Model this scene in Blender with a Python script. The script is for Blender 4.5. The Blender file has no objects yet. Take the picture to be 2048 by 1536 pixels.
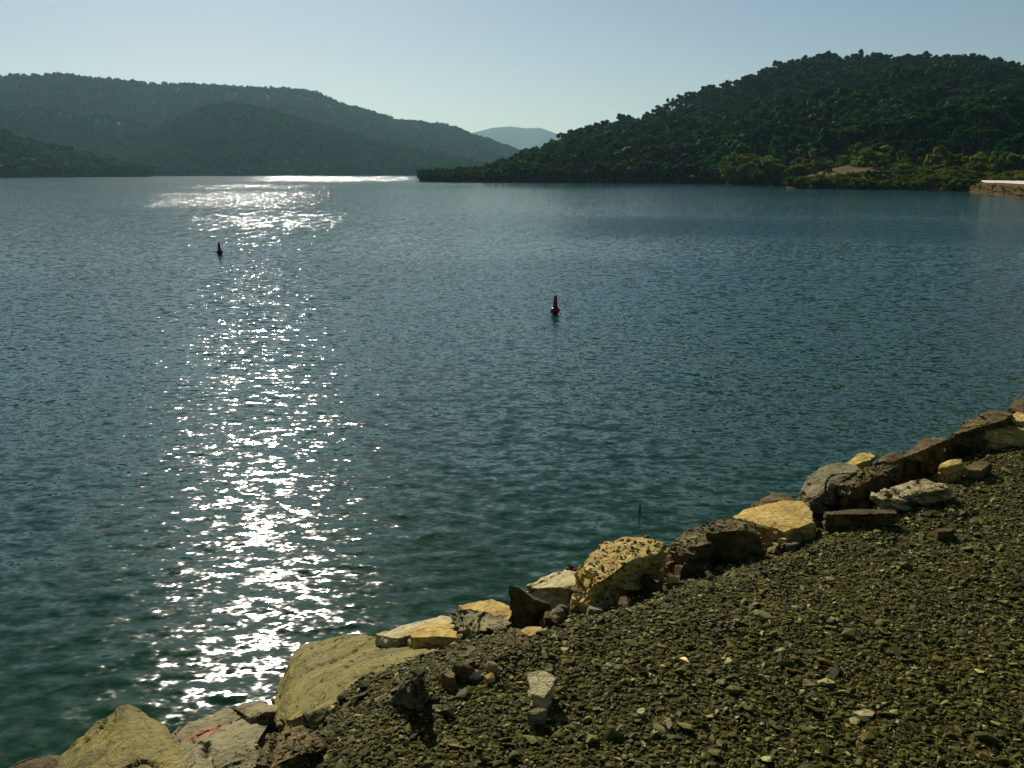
import bpy, bmesh, math, random
import numpy as np
from mathutils import Vector, Matrix
from mathutils.bvhtree import BVHTree

random.seed(7); RNG = np.random.default_rng(11)
scene = bpy.context.scene
R = math.radians

# ------------------------------------------------------------------ camera
CAM_H = 3.6                       # eye above the water
PITCH = 13.36                     # degrees below the horizon
FPX = 1774.0                      # focal length in photo pixels (2048 wide)
cam_d = bpy.data.cameras.new('camera'); cam = bpy.data.objects.new('camera', cam_d)
scene.collection.objects.link(cam)
cam.location = (0, 0, CAM_H); cam.rotation_euler = (R(90 - PITCH), 0, 0)
cam_d.sensor_width = 36.0; cam_d.lens = 36.0 * FPX / 2048.0
cam_d.clip_start = 0.05; cam_d.clip_end = 60000
scene.camera = cam

# ------------------------------------------------------------------ sky, sun, exposure
SUN_AZ, SUN_EL = -17.5, 31.0      # degrees right of +Y, degrees up
world = bpy.data.worlds.new('World'); scene.world = world; world.use_nodes = True
wn = world.node_tree.nodes; bg = wn['Background']
sky = wn.new('ShaderNodeTexSky'); sky.sky_type = 'NISHITA'; sky.sun_disc = False
sky.sun_elevation = R(SUN_EL); sky.sun_rotation = R(SUN_AZ)
sky.altitude = 300; sky.air_density = 1.0; sky.dust_density = 0.5; sky.ozone_density = 1.3
world.node_tree.links.new(sky.outputs[0], bg.inputs[0]); bg.inputs[1].default_value = 0.05
sd = bpy.data.lights.new('sun', 'SUN'); sd.energy = 5.0; sd.angle = R(0.53); sd.color = (1.0, 0.92, 0.78)
sun = bpy.data.objects.new('sun', sd); scene.collection.objects.link(sun)
sdir = Vector((math.sin(R(SUN_AZ)) * math.cos(R(SUN_EL)), math.cos(R(SUN_AZ)) * math.cos(R(SUN_EL)), math.sin(R(SUN_EL))))
sun.rotation_euler = sdir.to_track_quat('Z', 'Y').to_euler(); sun.location = (-60, 150, 120)
vs = scene.view_settings
vs.view_transform = 'Standard'; vs.look = 'None'; vs.gamma = 1.0; vs.exposure = 0.2; vs.use_curve_mapping = False
cy = scene.cycles
cy.use_denoising = True; cy.denoising_input_passes = 'RGB_ALBEDO_NORMAL'; cy.sampling_pattern = 'BLUE_NOISE'; cy.max_bounces = 6; cy.diffuse_bounces = 2; cy.glossy_bounces = 3
cy.transmission_bounces = 2; cy.volume_bounces = 0; cy.transparent_max_bounces = 4
cy.caustics_reflective = False; cy.caustics_refractive = False

# ------------------------------------------------------------------ helpers
CP, SP = math.cos(R(PITCH)), math.sin(R(PITCH))
def ray(px, py):
    u = (px - 1024) / FPX; v = (768 - py) / FPX
    return np.array([u, CP + v * SP, -SP + v * CP])
def at_z(px, py, z):              # point of the photo ray that lies at height z
    d = ray(px, py); return np.array([0, 0, CAM_H]) + d * ((z - CAM_H) / d[2])
def azim(px):                     # azimuth (radians right of +Y) of a photo column
    return math.atan2((px - 1024) / FPX, CP + (768 - 346) / FPX * SP)
def tan_el(px, py):
    d = ray(px, py); return d[2] / math.hypot(d[0], d[1])

def _hash(ix, iy, iz, seed):
    h = (ix * 374761393 + iy * 668265263 + iz * 2147483647 + seed * 974634777) & 0xFFFFFFFF
    h = ((h ^ (h >> 13)) * 1274126177) & 0xFFFFFFFF
    return ((h ^ (h >> 16)) & 0xFFFF) / 65535.0
def vnoise(p, seed=0):            # value noise in [-1, 1], p is (n, 3)
    p = np.asarray(p, float); i = np.floor(p).astype(np.int64); f = p - i
    f = f * f * f * (f * (f * 6 - 15) + 10); out = 0
    for dx in (0, 1):
        for dy in (0, 1):
            for dz in (0, 1):
                w = (f[:, 0] if dx else 1 - f[:, 0]) * (f[:, 1] if dy else 1 - f[:, 1]) * (f[:, 2] if dz else 1 - f[:, 2])
                out = out + w * _hash(i[:, 0] + dx, i[:, 1] + dy, i[:, 2] + dz, seed)
    return out * 2 - 1
def fbm(p, octaves=4, seed=0, gain=0.5):
    p = np.asarray(p, float); a = 1.0; s = 0; tot = 0
    for k in range(octaves):
        s = s + a * vnoise(p * 2.03 ** k + 17.3 * k, seed + k); tot += a; a *= gain
    return s / tot

def cells(p, seed=0):            # random value of the nearest cell, for blocky broken faces
    i = np.floor(p).astype(np.int64); best = np.full(len(p), 9.0); val = np.zeros(len(p))
    for dx in (-1, 0, 1):
        for dy in (-1, 0, 1):
            for dz in (-1, 0, 1):
                j = i + [dx, dy, dz]; c = j + np.stack([_hash(j[:, 0], j[:, 1], j[:, 2], seed + k) for k in (1, 2, 3)], 1)
                dd = ((p - c) ** 2).sum(1); m = dd < best; best[m] = dd[m]; val[m] = _hash(j[:, 0], j[:, 1], j[:, 2], seed + 7)[m]
    return val
def link(o, parent=None):
    scene.collection.objects.link(o)
    if parent: o.parent = parent
    return o
def mesh_np(name, verts, faces, mat=None, smooth=False):
    me = bpy.data.meshes.new(name)
    verts = np.asarray(verts, np.float32); faces = np.asarray(faces, np.int32); k = faces.shape[1]
    me.vertices.add(len(verts)); me.vertices.foreach_set('co', verts.ravel())
    me.loops.add(faces.size); me.loops.foreach_set('vertex_index', faces.ravel())
    me.polygons.add(len(faces)); me.polygons.foreach_set('loop_start', np.arange(0, faces.size, k, dtype=np.int32))
    me.polygons.foreach_set('loop_total', np.full(len(faces), k, np.int32))
    me.polygons.foreach_set('use_smooth', np.full(len(faces), smooth, bool))
    me.update(calc_edges=True); me.validate()
    if mat: me.materials.append(mat)
    return me
def grid_faces(nr, nc):
    a = (np.arange(nr - 1)[:, None] * nc + np.arange(nc - 1)[None, :]).ravel()
    return np.stack([a, a + 1, a + 1 + nc, a + nc], 1)
def tag(o, label=None, cat=None, group=None, kind=None):
    for k, v in (('label', label), ('category', cat), ('group', group), ('kind', kind)):
        if v: o[k] = v
    return o
def empty(name, loc=(0, 0, 0)):
    o = bpy.data.objects.new(name, None); o.location = loc; o.empty_display_size = 0.1
    return link(o)

# ------------------------------------------------------------------ materials
class Mat:
    def __init__(s, name):
        s.m = bpy.data.materials.new(name); s.m.use_nodes = True; s.t = s.m.node_tree; s.n = s.t.nodes
        s.b = s.n['Principled BSDF']; s.out = s.n['Material Output']
    def node(s, typ, **kw):
        n = s.n.new(typ)
        for k, v in kw.items():
            if k.startswith('i_'):
                key = k[2:]; n.inputs[int(key) if key.isdigit() else key].default_value = v
            else: setattr(n, k, v)
        return n
    def l(s, a, b): s.t.links.new(a, b)
    def noise(s, vec, scale, detail=4, rough=0.55):
        n = s.node('ShaderNodeTexNoise'); n.inputs['Scale'].default_value = scale
        n.inputs['Detail'].default_value = detail; n.inputs['Roughness'].default_value = rough
        if vec is not None: s.l(vec, n.inputs['Vector'])
        return n
    def ramp(s, fac, stops):
        r = s.node('ShaderNodeValToRGB'); el = r.color_ramp.elements
        while len(el) < len(stops): el.new(0.5)
        for e, (p, c) in zip(el, stops): e.position = p; e.color = (*c, 1) if len(c) == 3 else c
        s.l(fac, r.inputs[0]); return r
    def mix(s, fac, a, b, mode='MIX'):
        m = s.node('ShaderNodeMix', data_type='RGBA', blend_type=mode)
        for sock, v in ((m.inputs[0], fac), (m.inputs[6], a), (m.inputs[7], b)):
            if isinstance(v, (int, float)): sock.default_value = v
            elif isinstance(v, tuple): sock.default_value = (*v, 1)
            else: s.l(v, sock)
        return m.outputs[2]
    def math(s, op, a, b=0.0):
        m = s.node('ShaderNodeMath', operation=op)
        for sock, v in ((m.inputs[0], a), (m.inputs[1], b)):
            if isinstance(v, (int, float)): sock.default_value = v
            else: s.l(v, sock)
        return m.outputs[0]
    def bump(s, h, strength, dist):
        b = s.node('ShaderNodeBump'); b.inputs['Strength'].default_value = strength; b.inputs['Distance'].default_value = dist
        s.l(h, b.inputs['Height']); s.l(b.outputs[0], s.b.inputs['Normal']); return b

def rock_mat(name, c1, c2, c3, rough=0.75, tint_patch=None):
    M = Mat(name); tc = M.node('ShaderNodeTexCoord'); g = M.node('ShaderNodeNewGeometry'); pos = g.outputs['Position']
    n1 = M.noise(pos, 5.0, 6, 0.6); n2 = M.noise(pos, 38.0, 5, 0.65); n3 = M.noise(pos, 170.0, 3, 0.6)
    r = M.ramp(n1.outputs[0], [(0.32, c1), (0.5, c2), (0.68, c3)])
    dark = M.ramp(n2.outputs[0], [(0.30, (0.30, 0.29, 0.26)), (0.46, (0.95, 0.95, 0.95)), (0.7, (1.35, 1.3, 1.2))])
    c = M.mix(0.9, r.outputs[0], dark.outputs[0], 'MULTIPLY')
    if tint_patch:
        centre, rad, col = tint_patch
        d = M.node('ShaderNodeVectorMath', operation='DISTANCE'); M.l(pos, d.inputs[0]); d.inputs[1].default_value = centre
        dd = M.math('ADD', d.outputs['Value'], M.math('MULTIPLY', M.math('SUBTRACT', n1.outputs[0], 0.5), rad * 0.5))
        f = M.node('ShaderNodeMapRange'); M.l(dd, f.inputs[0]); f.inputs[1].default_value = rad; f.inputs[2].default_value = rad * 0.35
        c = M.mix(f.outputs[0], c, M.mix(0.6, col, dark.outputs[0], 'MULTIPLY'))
    M.l(c, M.b.inputs['Base Color']); M.b.inputs['Roughness'].default_value = rough
    M.b.inputs['Specular IOR Level'].default_value = 0.12
    vo = M.node('ShaderNodeTexVoronoi', feature='DISTANCE_TO_EDGE'); vo.inputs['Scale'].default_value = 7.0
    wv = M.node('ShaderNodeVectorMath', operation='ADD'); sc_ = M.node('ShaderNodeVectorMath', operation='SCALE'); M.l(n1.outputs['Color'], sc_.inputs[0]); sc_.inputs['Scale'].default_value = 0.22
    mpv = M.node('ShaderNodeMapping'); mpv.inputs['Scale'].default_value = (1, 1, 2.2); M.l(pos, mpv.inputs['Vector']); M.l(mpv.outputs[0], wv.inputs[0]); M.l(sc_.outputs[0], wv.inputs[1]); M.l(wv.outputs[0], vo.inputs['Vector'])
    ck = M.ramp(vo.outputs['Distance'], [(0.0, (0, 0, 0)), (0.035, (1, 1, 1))])
    h = M.math('ADD', M.math('ADD', n2.outputs[0], M.math('MULTIPLY', n3.outputs[0], 0.2)), M.math('MULTIPLY', ck.outputs[0], 0.55))
    M.bump(h, 0.9, 0.013)
    return M.m

def random_tint(M, stops):        # colour of one piece among many
    oi = M.node('ShaderNodeObjectInfo'); return M.ramp(oi.outputs['Random'], stops)

def leaf_mat(name, stops, trans):
    M = Mat(name); r = random_tint(M, stops)
    g = M.node('ShaderNodeNewGeometry'); n = M.noise(g.outputs['Position'], 0.35, 2)
    k = M.ramp(n.outputs[0], [(0.3, (0.6, 0.62, 0.6)), (0.7, (1.35, 1.3, 1.2))])
    c = M.mix(1.0, r.outputs[0], k.outputs[0], 'MULTIPLY')
    M.l(c, M.b.inputs['Base Color']); M.b.inputs['Roughness'].default_value = 0.75; M.b.inputs['Specular IOR Level'].default_value = 0.08
    tr = M.node('ShaderNodeBsdfTranslucent'); c2 = M.mix(1.0, c, trans, 'MULTIPLY'); M.l(c2, tr.inputs[0])
    ms = M.node('ShaderNodeMixShader'); ms.inputs[0].default_value = 0.35
    M.l(M.b.outputs[0], ms.inputs[1]); M.l(tr.outputs[0], ms.inputs[2]); M.l(ms.outputs[0], M.out.inputs[0])
    return M.m

def plain_mat(name, col, rough=0.6, var=0.3, scale=6.0, bump=0.0):
    M = Mat(name); g = M.node('ShaderNodeNewGeometry'); n = M.noise(g.outputs['Position'], scale, 5)
    lo = tuple(c * (1 - var) for c in col); hi = tuple(min(1, c * (1 + var)) for c in col)
    r = M.ramp(n.outputs[0], [(0.3, lo), (0.7, hi)]); M.l(r.outputs[0], M.b.inputs['Base Color'])
    M.b.inputs['Roughness'].default_value = rough; M.b.inputs['Specular IOR Level'].default_value = 0.05 if rough > 0.9 else 0.4
    if bump: M.bump(n.outputs[0], 0.8, bump)
    return M.m

MAT = {}
MAT['rock_olive'] = rock_mat('rock_olive', (0.11, 0.092, 0.022), (0.18, 0.155, 0.042), (0.25, 0.205, 0.042))
MAT['rock_gold'] = rock_mat('rock_gold', (0.27, 0.175, 0.036), (0.43, 0.30, 0.070), (0.56, 0.42, 0.13))
MAT['rock_grey'] = rock_mat('rock_grey', (0.10, 0.09, 0.038), (0.17, 0.15, 0.068), (0.26, 0.22, 0.09))
MAT['rock_brown'] = rock_mat('rock_brown', (0.055, 0.038, 0.010), (0.10, 0.07, 0.020), (0.18, 0.13, 0.040))
MAT['rock_pale'] = rock_mat('rock_pale', (0.30, 0.25, 0.10), (0.42, 0.36, 0.17), (0.52, 0.46, 0.24))

# pebbles
M = Mat('pebble'); r = random_tint(M, [(0.0, (0.026, 0.029, 0.003)), (0.35, (0.058, 0.060, 0.006)), (0.62, (0.105, 0.104, 0.013)), (0.76, (0.105, 0.070, 0.008)), (0.9, (0.20, 0.19, 0.045)), (1.0, (0.36, 0.33, 0.12))])
g = M.node('ShaderNodeNewGeometry'); n = M.noise(g.outputs['Position'], 120, 3)
k = M.ramp(n.outputs[0], [(0.3, (0.65, 0.65, 0.65)), (0.7, (1.25, 1.25, 1.2))])
M.l(M.mix(1.0, r.outputs[0], k.outputs[0], 'MULTIPLY'), M.b.inputs['Base Color']); M.b.inputs['Roughness'].default_value = 0.7
M.b.inputs['Specular IOR Level'].default_value = 0.12
MAT['pebble'] = M.m
# fine gravel and soil under and between the pebbles
M = Mat('fine_gravel'); g = M.node('ShaderNodeNewGeometry'); pos = g.outputs['Position']
v = M.node('ShaderNodeTexVoronoi'); M.l(pos, v.inputs['Vector']); v.inputs['Scale'].default_value = 38
v2 = M.noise(pos, 2.2, 4); v3 = M.noise(pos, 90, 4)
vr = M.ramp(v.outputs['Color'], [(0.1, (0.020, 0.019, 0.002)), (0.6, (0.062, 0.057, 0.005)), (1.0, (0.12, 0.105, 0.014))])
c = M.mix(0.6, vr.outputs[0], M.ramp(v2.outputs[0], [(0.35, (0.6, 0.6, 0.55)), (0.65, (1.2, 1.1, 0.9))]).outputs[0], 'MULTIPLY')
M.l(c, M.b.inputs['Base Color']); M.b.inputs['Roughness'].default_value = 0.85
h = M.math('ADD', M.math('MULTIPLY', v.outputs['Distance'], -1.0), M.math('MULTIPLY', v3.outputs[0], 0.3)); M.bump(h, 1.0, 0.03)
M.b.inputs['Specular IOR Level'].default_value = 0.08
MAT['fine_gravel'] = M.m

LEAF_DARK = [(0.0, (0.002, 0.030, 0.012)), (0.4, (0.004, 0.048, 0.010)), (0.7, (0.013, 0.058, 0.005)), (0.9, (0.030, 0.036, 0.004)), (1.0, (0.036, 0.082, 0.005))]
LEAF_YELL = [(0.0, (0.038, 0.098, 0.006)), (0.5, (0.088, 0.14, 0.007)), (0.85, (0.15, 0.155, 0.010)), (1.0, (0.14, 0.10, 0.010))]
MAT['leaf_dark'] = leaf_mat('leaf_dark', LEAF_DARK, (1.2, 1.3, 0.6))
MAT['leaf_yellow'] = leaf_mat('leaf_yellow', LEAF_YELL, (1.2, 1.2, 0.5))
MAT['bark'] = plain_mat('bark', (0.075, 0.058, 0.042), 0.9, 0.4, 3.0)
MAT['hill_floor'] = plain_mat('hill_floor', (0.012, 0.028, 0.008), 0.95, 0.5, 0.05)
MAT['bare_soil'] = plain_mat('bare_soil', (0.10, 0.068, 0.021), 0.95, 0.45, 0.25, 0.3)
MAT['concrete'] = plain_mat('concrete', (0.78, 0.75, 0.66), 0.5, 0.08, 0.5)
MAT['dry_bank'] = plain_mat('dry_bank', (0.075, 0.046, 0.013), 0.95, 0.5, 0.8, 0.15)

# water: dark body, clear-coat-like surface, wind ripples as slopes of the normal
M = Mat('water'); g = M.node('ShaderNodeNewGeometry'); pos = g.outputs['Position']
at = M.node('ShaderNodeAttribute', attribute_name='wind'); af = M.node('ShaderNodeAttribute', attribute_name='open_water')
def gust_cells(sx, sy):
    mp = M.node('ShaderNodeMapping'); mp.inputs['Scale'].default_value = (sx, sy, 1); M.l(pos, mp.inputs['Vector']); return M.noise(mp.outputs[0], 1.0, 1, 0.6).outputs[0]
gc = M.math('ADD', gust_cells(2.6, 0.75), gust_cells(1.1, 0.22))
gr = M.node('ShaderNodeMapRange'); M.l(gc, gr.inputs[0]); gr.inputs[1].default_value = 0.93; gr.inputs[2].default_value = 1.16; gr.inputs[3].default_value = 0.30; gr.inputs[4].default_value = 1.9
gm = M.math('ADD', M.math('MULTIPLY', M.math('SUBTRACT', gr.outputs[0], 1.0), af.outputs['Fac']), 1.0)
wind = M.math('MULTIPLY', at.outputs['Fac'], gm)
def slopes(scale, stretch, ang, amp, detail):
    mp = M.node('ShaderNodeMapping'); mp.inputs['Rotation'].default_value = (0, 0, R(ang)); mp.inputs['Scale'].default_value = (stretch, 1, 1)
    M.l(pos, mp.inputs['Vector']); n = M.noise(mp.outputs[0], scale, detail, 0.5)
    s = M.node('ShaderNodeVectorMath', operation='SUBTRACT'); M.l(n.outputs['Color'], s.inputs[0]); s.inputs[1].default_value = (0.5, 0.5, 0.5)
    k = M.node('ShaderNodeVectorMath', operation='MULTIPLY'); M.l(s.outputs[0], k.inputs[0]); k.inputs[1].default_value = amp
    return k.outputs[0]
s1 = slopes(8.0, 0.55, 10, (0.44, 0.76, 0), 2); s2 = slopes(2.8, 0.4, 8, (0.07, 0.13, 0), 1); s3 = slopes(21.0, 0.65, -10, (0.30, 0.42, 0), 1)
a = M.node('ShaderNodeVectorMath', operation='ADD'); M.l(s1, a.inputs[0]); M.l(s2, a.inputs[1])
a2 = M.node('ShaderNodeVectorMath', operation='ADD'); M.l(a.outputs[0], a2.inputs[0]); M.l(s3, a2.inputs[1])
sc = M.node('ShaderNodeVectorMath', operation='SCALE'); M.l(a2.outputs[0], sc.inputs[0]); M.l(wind, sc.inputs['Scale'])
ad = M.node('ShaderNodeVectorMath', operation='ADD'); M.l(sc.outputs[0], ad.inputs[0]); M.l(g.outputs['Normal'], ad.inputs[1])
nm = M.node('ShaderNodeVectorMath', operation='NORMALIZE'); M.l(ad.outputs[0], nm.inputs[0]); M.l(nm.outputs[0], M.b.inputs['Normal'])
sn = M.node('ShaderNodeVectorMath', operation='DOT_PRODUCT'); M.l(pos, sn.inputs[0]); sn.inputs[1].default_value = (-0.667, 0.745, 0)   # metres out from the bank
sf = M.node('ShaderNodeMapRange'); M.l(M.math('ADD', sn.outputs['Value'], M.math('MULTIPLY', M.noise(pos, 0.35, 3).outputs[0], 5.0)), sf.inputs[0]); sf.inputs[1].default_value = 7.0; sf.inputs[2].default_value = 20.0
M.l(M.mix(sf.outputs[0], (0.0045, 0.030, 0.009), (0.0003, 0.054, 0.058)), M.b.inputs['Base Color'])      # silty by the bank, clear teal further out
M.b.inputs['Roughness'].default_value = 0.10; M.b.inputs['Specular IOR Level'].default_value = 0.32
M.b.inputs['IOR'].default_value = 1.333
MAT['water'] = M.m

# ------------------------------------------------------------------ lake
def build_water():
    dep = np.concatenate([np.linspace(R(52), R(6), 330), np.geomspace(R(5.9), R(0.025), 210)])
    r = CAM_H / np.tan(dep); r = np.concatenate([r, [11500]]); nr = len(r)
    az = np.concatenate([np.linspace(-180, -41, 36), np.linspace(-40, 40, 620), np.linspace(41, 180, 36)]) * math.pi / 180
    az[-1] = math.pi; nc = len(az)
    RR, AA = np.meshgrid(r, az, indexing='ij'); x = (RR * np.sin(AA)).ravel(); y = (RR * np.cos(AA)).ravel(); rr = RR.ravel()
    # wind strength over the lake: slicks and gusts lying where the wind left them
    p = np.stack([x * 0.012, y * 0.030, x * 0], 1)
    w = 0.92 + 0.35 * fbm(p, 3, 5)
    azd = np.degrees(np.arctan2(x, y)) + 1.2 * fbm(np.stack([x * 0.05, y * 0.02, x * 0], 1), 3, 9); lr = np.log(rr) + 0.05 * fbm(np.stack([x * 0.06, y * 0.05, x * 0 + 4], 1), 3, 10)
    def box(v, a, b, soft): return 1 / (1 + np.exp(-(v - a) / soft)) / (1 + np.exp((v - b) / soft))
    def gust(r0, r1, a0, a1, amt): return amt * box(lr, math.log(r0), math.log(r1), 0.035) * box(azd, a0, a1, 1.2)
    w *= 1 - 0.46 * box(lr, math.log(37.5), 99, 0.03)                      # calm beyond 40 m, broken by gusts
    w += gust(62, 88, -17.8, -10.0, 0.75) + gust(104, 190, -22.5, -12.5, 0.75) + gust(235, 300, -20, -11, 0.7) + gust(430, 3000, -14.5, -4.6, 2.0) + gust(430, 3000, -10.5, -4.6, 1.4)
    w += gust(54, 77, 5, 40, 1.8) + gust(88, 320, -5, 7, -0.28) + gust(43.5, 46.5, -20, -15, 0.5) + gust(14, 40, 2, 40, 0.12)
    w *= 0.74 + 0.26 * np.clip((rr - 6) / 18, 0, 1)
    w = np.clip(w, 0.15, 3.8)
    spacing = np.gradient(r)[:, None] * np.ones((1, nc)); spacing = spacing.ravel()
    z = np.zeros_like(x); rg = np.random.default_rng(3)
    var = np.zeros_like(x)
    for lam in np.geomspace(0.11, 1.5, 60):
        th = R(101) + rg.normal(0, 0.36); k = 2 * math.pi / lam; slope = 0.024 * math.exp(-(math.log(lam / 0.25) / 0.62) ** 2) + 0.0012
        fade = np.clip((lam / spacing - 2.5) / 3.0, 0, 1)
        var += (fade * slope) ** 2 / 2
        z += fade * slope / k * np.sin(k * (x * math.cos(th) + y * math.sin(th)) + rg.uniform(0, 6.28) + 1.2 * np.sin(x * 0.7 / lam * 0.3 + y * 0.2) )
    z *= w * (np.abs(AA.ravel()) < R(41))
    me = mesh_np('lake_water', np.stack([x, y, z], 1), grid_faces(nr, nc)[:, ::-1], MAT['water'], True)
    at = me.attributes.new('wind', 'FLOAT', 'POINT'); at.data.foreach_set('value', (w * np.clip(np.sqrt(np.maximum(0.130 ** 2 - var, 0)) / 0.115, 0.36, 1.2)).astype(np.float32))
    a2_ = me.attributes.new('open_water', 'FLOAT', 'POINT'); a2_.data.foreach_set('value', (np.clip((rr - 38) / 14, 0, 1) * (1 - np.clip((rr - 330) / 80, 0, 1)) * box(azd, -26, -6, 1.5)).astype(np.float32))
    return tag(link(bpy.data.objects.new('lake_water', me)), kind='structure')
build_water()

# ------------------------------------------------------------------ hills
def lerp_tab(tab, xs): return np.interp(xs, [a for a, _ in tab], [b for _, b in tab])
def hill(name, sil, shore, ridge, tree, mat, ncol=220, nrow=44, gully=0.10, gscale=0.006, power=1.0, back=0.8, seed=0):
    """A hill from its skyline: sil = [(photo column, photo row)], shore/ridge = [(column, metres)]."""
    px = np.linspace(sil[0][0], sil[-1][0], ncol); py = lerp_tab(sil, px); rs = lerp_tab(shore, px); rr = lerp_tab(ridge, px)
    az = np.array([azim(a) for a in px]); te = np.array([tan_el(a, b) for a, b in zip(px, py)])
    H = np.maximum(CAM_H + te * rr - tree, 1.0)
    T = np.linspace(-0.06, 1 + back, nrow); V = np.zeros((nrow, ncol, 3))
    for j, t in enumerate(T):
        r = rs + (rr - rs) * t; x = r * np.sin(az); y = r * np.cos(az)
        if t <= 1: prof = np.sign(t) * abs(t) ** power
        else: prof = 1 - ((t - 1) / back) ** 1.6 * 1.05
        p = np.stack([x * gscale, y * gscale, np.full(ncol, seed * 3.1)], 1)
        g = 1 - 2.2 * np.abs(fbm(p, 4, seed))
        win = math.sin(math.pi * min(max(t, 0), 1)) * min(1.0, 2.2 * (1 - t) + 0.15) if t < 1 else 0
        V[j, :, 0] = x; V[j, :, 1] = y; V[j, :, 2] = H * prof + H * gully * np.minimum(g - 0.75, 0.12) * win
    me = mesh_np(name, V.reshape(-1, 3), grid_faces(nrow, ncol), mat, True)
    o = tag(link(bpy.data.objects.new(name, me)), kind='structure')
    def sample(pxq, tq):          # surface point at (column, t)
        ci = np.interp(pxq, px, np.arange(ncol)); ri = np.interp(tq, T, np.arange(nrow))
        c0 = np.clip(ci.astype(int), 0, ncol - 2); r0 = np.clip(ri.astype(int), 0, nrow - 2); fc = (ci - c0)[:, None]; fr = (ri - r0)[:, None]
        return (V[r0, c0] * (1 - fr) * (1 - fc) + V[r0, c0 + 1] * (1 - fr) * fc + V[r0 + 1, c0] * fr * (1 - fc) + V[r0 + 1, c0 + 1] * fr * fc)
    return o, sample, px, rs, rr

SIL_FAR = [(700, 300), (800, 288), (880, 275), (945, 265), (985, 255), (1020, 252), (1050, 256), (1080, 255), (1110, 266), (1135, 276), (1220, 290), (1330, 305), (1500, 320)]
hill('hill_far', SIL_FAR, [(700, 5200), (1500, 5200)], [(700, 7200), (1500, 7200)], 0, MAT['hill_floor'], 160, 24, 0.12, 0.0012, seed=4)
SIL_L = [(-700, 190), (-400, 165), (-150, 150), (0, 152), (60, 147), (110, 147), (145, 143), (180, 149), (240, 154), (300, 161), (325, 166), (370, 163), (430, 165), (520, 171), (600, 174), (640, 181), (690, 203), (740, 217), (800, 237), (850, 240), (910, 249), (950, 266), (1000, 284), (1040, 298), (1090, 318), (1150, 335), (1210, 348)]
HL = hill('hill_left', SIL_L, [(-700, 1100), (0, 1350), (700, 1500), (1210, 1900)], [(-700, 1900), (0, 2150), (600, 2350), (1210, 2500)], 9, MAT['hill_floor'], 300, 60, 0.42, 0.0016, 0.9, seed=1)
SIL_LM = [(120, 349), (175, 328), (235, 302), (300, 268), (360, 238), (415, 212), (470, 205), (540, 216), (610, 238), (690, 262), (780, 287), (870, 306), (960, 325), (1060, 349)]
HLM = hill('hill_left_ridge', SIL_LM, [(120, 1330), (500, 1300), (1060, 1420)], [(120, 1500), (470, 1640), (1060, 1560)], 6, MAT['hill_floor'], 160, 40, 0.30, 0.003, 0.95, seed=6)
SIL_LS = [(-700, 175), (-400, 212), (-200, 240), (0, 268), (70, 285), (140, 305), (210, 325), (270, 343), (300, 349)]
HLS = hill('hill_left_spur', SIL_LS, [(-700, 700), (0, 900), (300, 1040)], [(-700, 940), (0, 1050), (300, 1090)], 6, MAT['hill_floor'], 120, 34, 0.16, 0.004, 0.95, seed=2)
SIL_R = [(838, 356), (850, 340), (870, 333), (950, 326), (1000, 318), (1040, 304), (1080, 292), (1115, 280), (1140, 268), (1170, 250), (1210, 246), (1260, 238), (1300, 216), (1350, 190), (1400, 178), (1450, 165), (1500, 148), (1540, 132), (1580, 118), (1640, 112), (1700, 114), (1735, 108), (1800, 116), (1870, 117), (1940, 116), (1990, 132), (2048, 150), (2150, 165), (2300, 200), (2700, 260)]
HR = hill('hill_right', SIL_R, [(838, 420), (900, 385), (1000, 372), (1200, 352), (1400, 325), (1600, 285), (1800, 255), (2000, 235), (2700, 230)], [(838, 440), (900, 462), (1000, 520), (1140, 600), (1300, 660), (1600, 700), (2000, 690), (2700, 640)], 7.6, MAT['hill_floor'], 260, 60, 0.20, 0.006, 0.92, seed=3)
SIL_RS = [(1455, 371), (1490, 358), (1540, 342), (1580, 328), (1620, 311), (1680, 296), (1740, 283), (1790, 273), (1850, 279), (1920, 300), (2000, 322), (2080, 345)]
HRS = hill('hill_right_spur', SIL_RS, [(1455, 300), (1800, 248), (2080, 238)], [(1455, 330), (1620, 350), (1800, 372), (2080, 330)], 3.5, MAT['hill_floor'], 100, 28, 0.10, 0.02, 0.9, seed=8)
SIL_K = [(1575, 376), (1595, 364), (1612, 352), (1650, 340), (1690, 331), (1735, 331), (1790, 340), (1850, 350), (1920, 360), (2000, 366), (2080, 372)]
HK = hill('bare_knoll', SIL_K, [(1575, 232), (1800, 222), (1950, 205), (2080, 190)], [(1575, 240), (1690, 262), (1850, 258), (2080, 235)], 0.0, MAT['bare_soil'], 90, 24, 0.10, 0.05, 0.8, seed=9)

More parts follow.
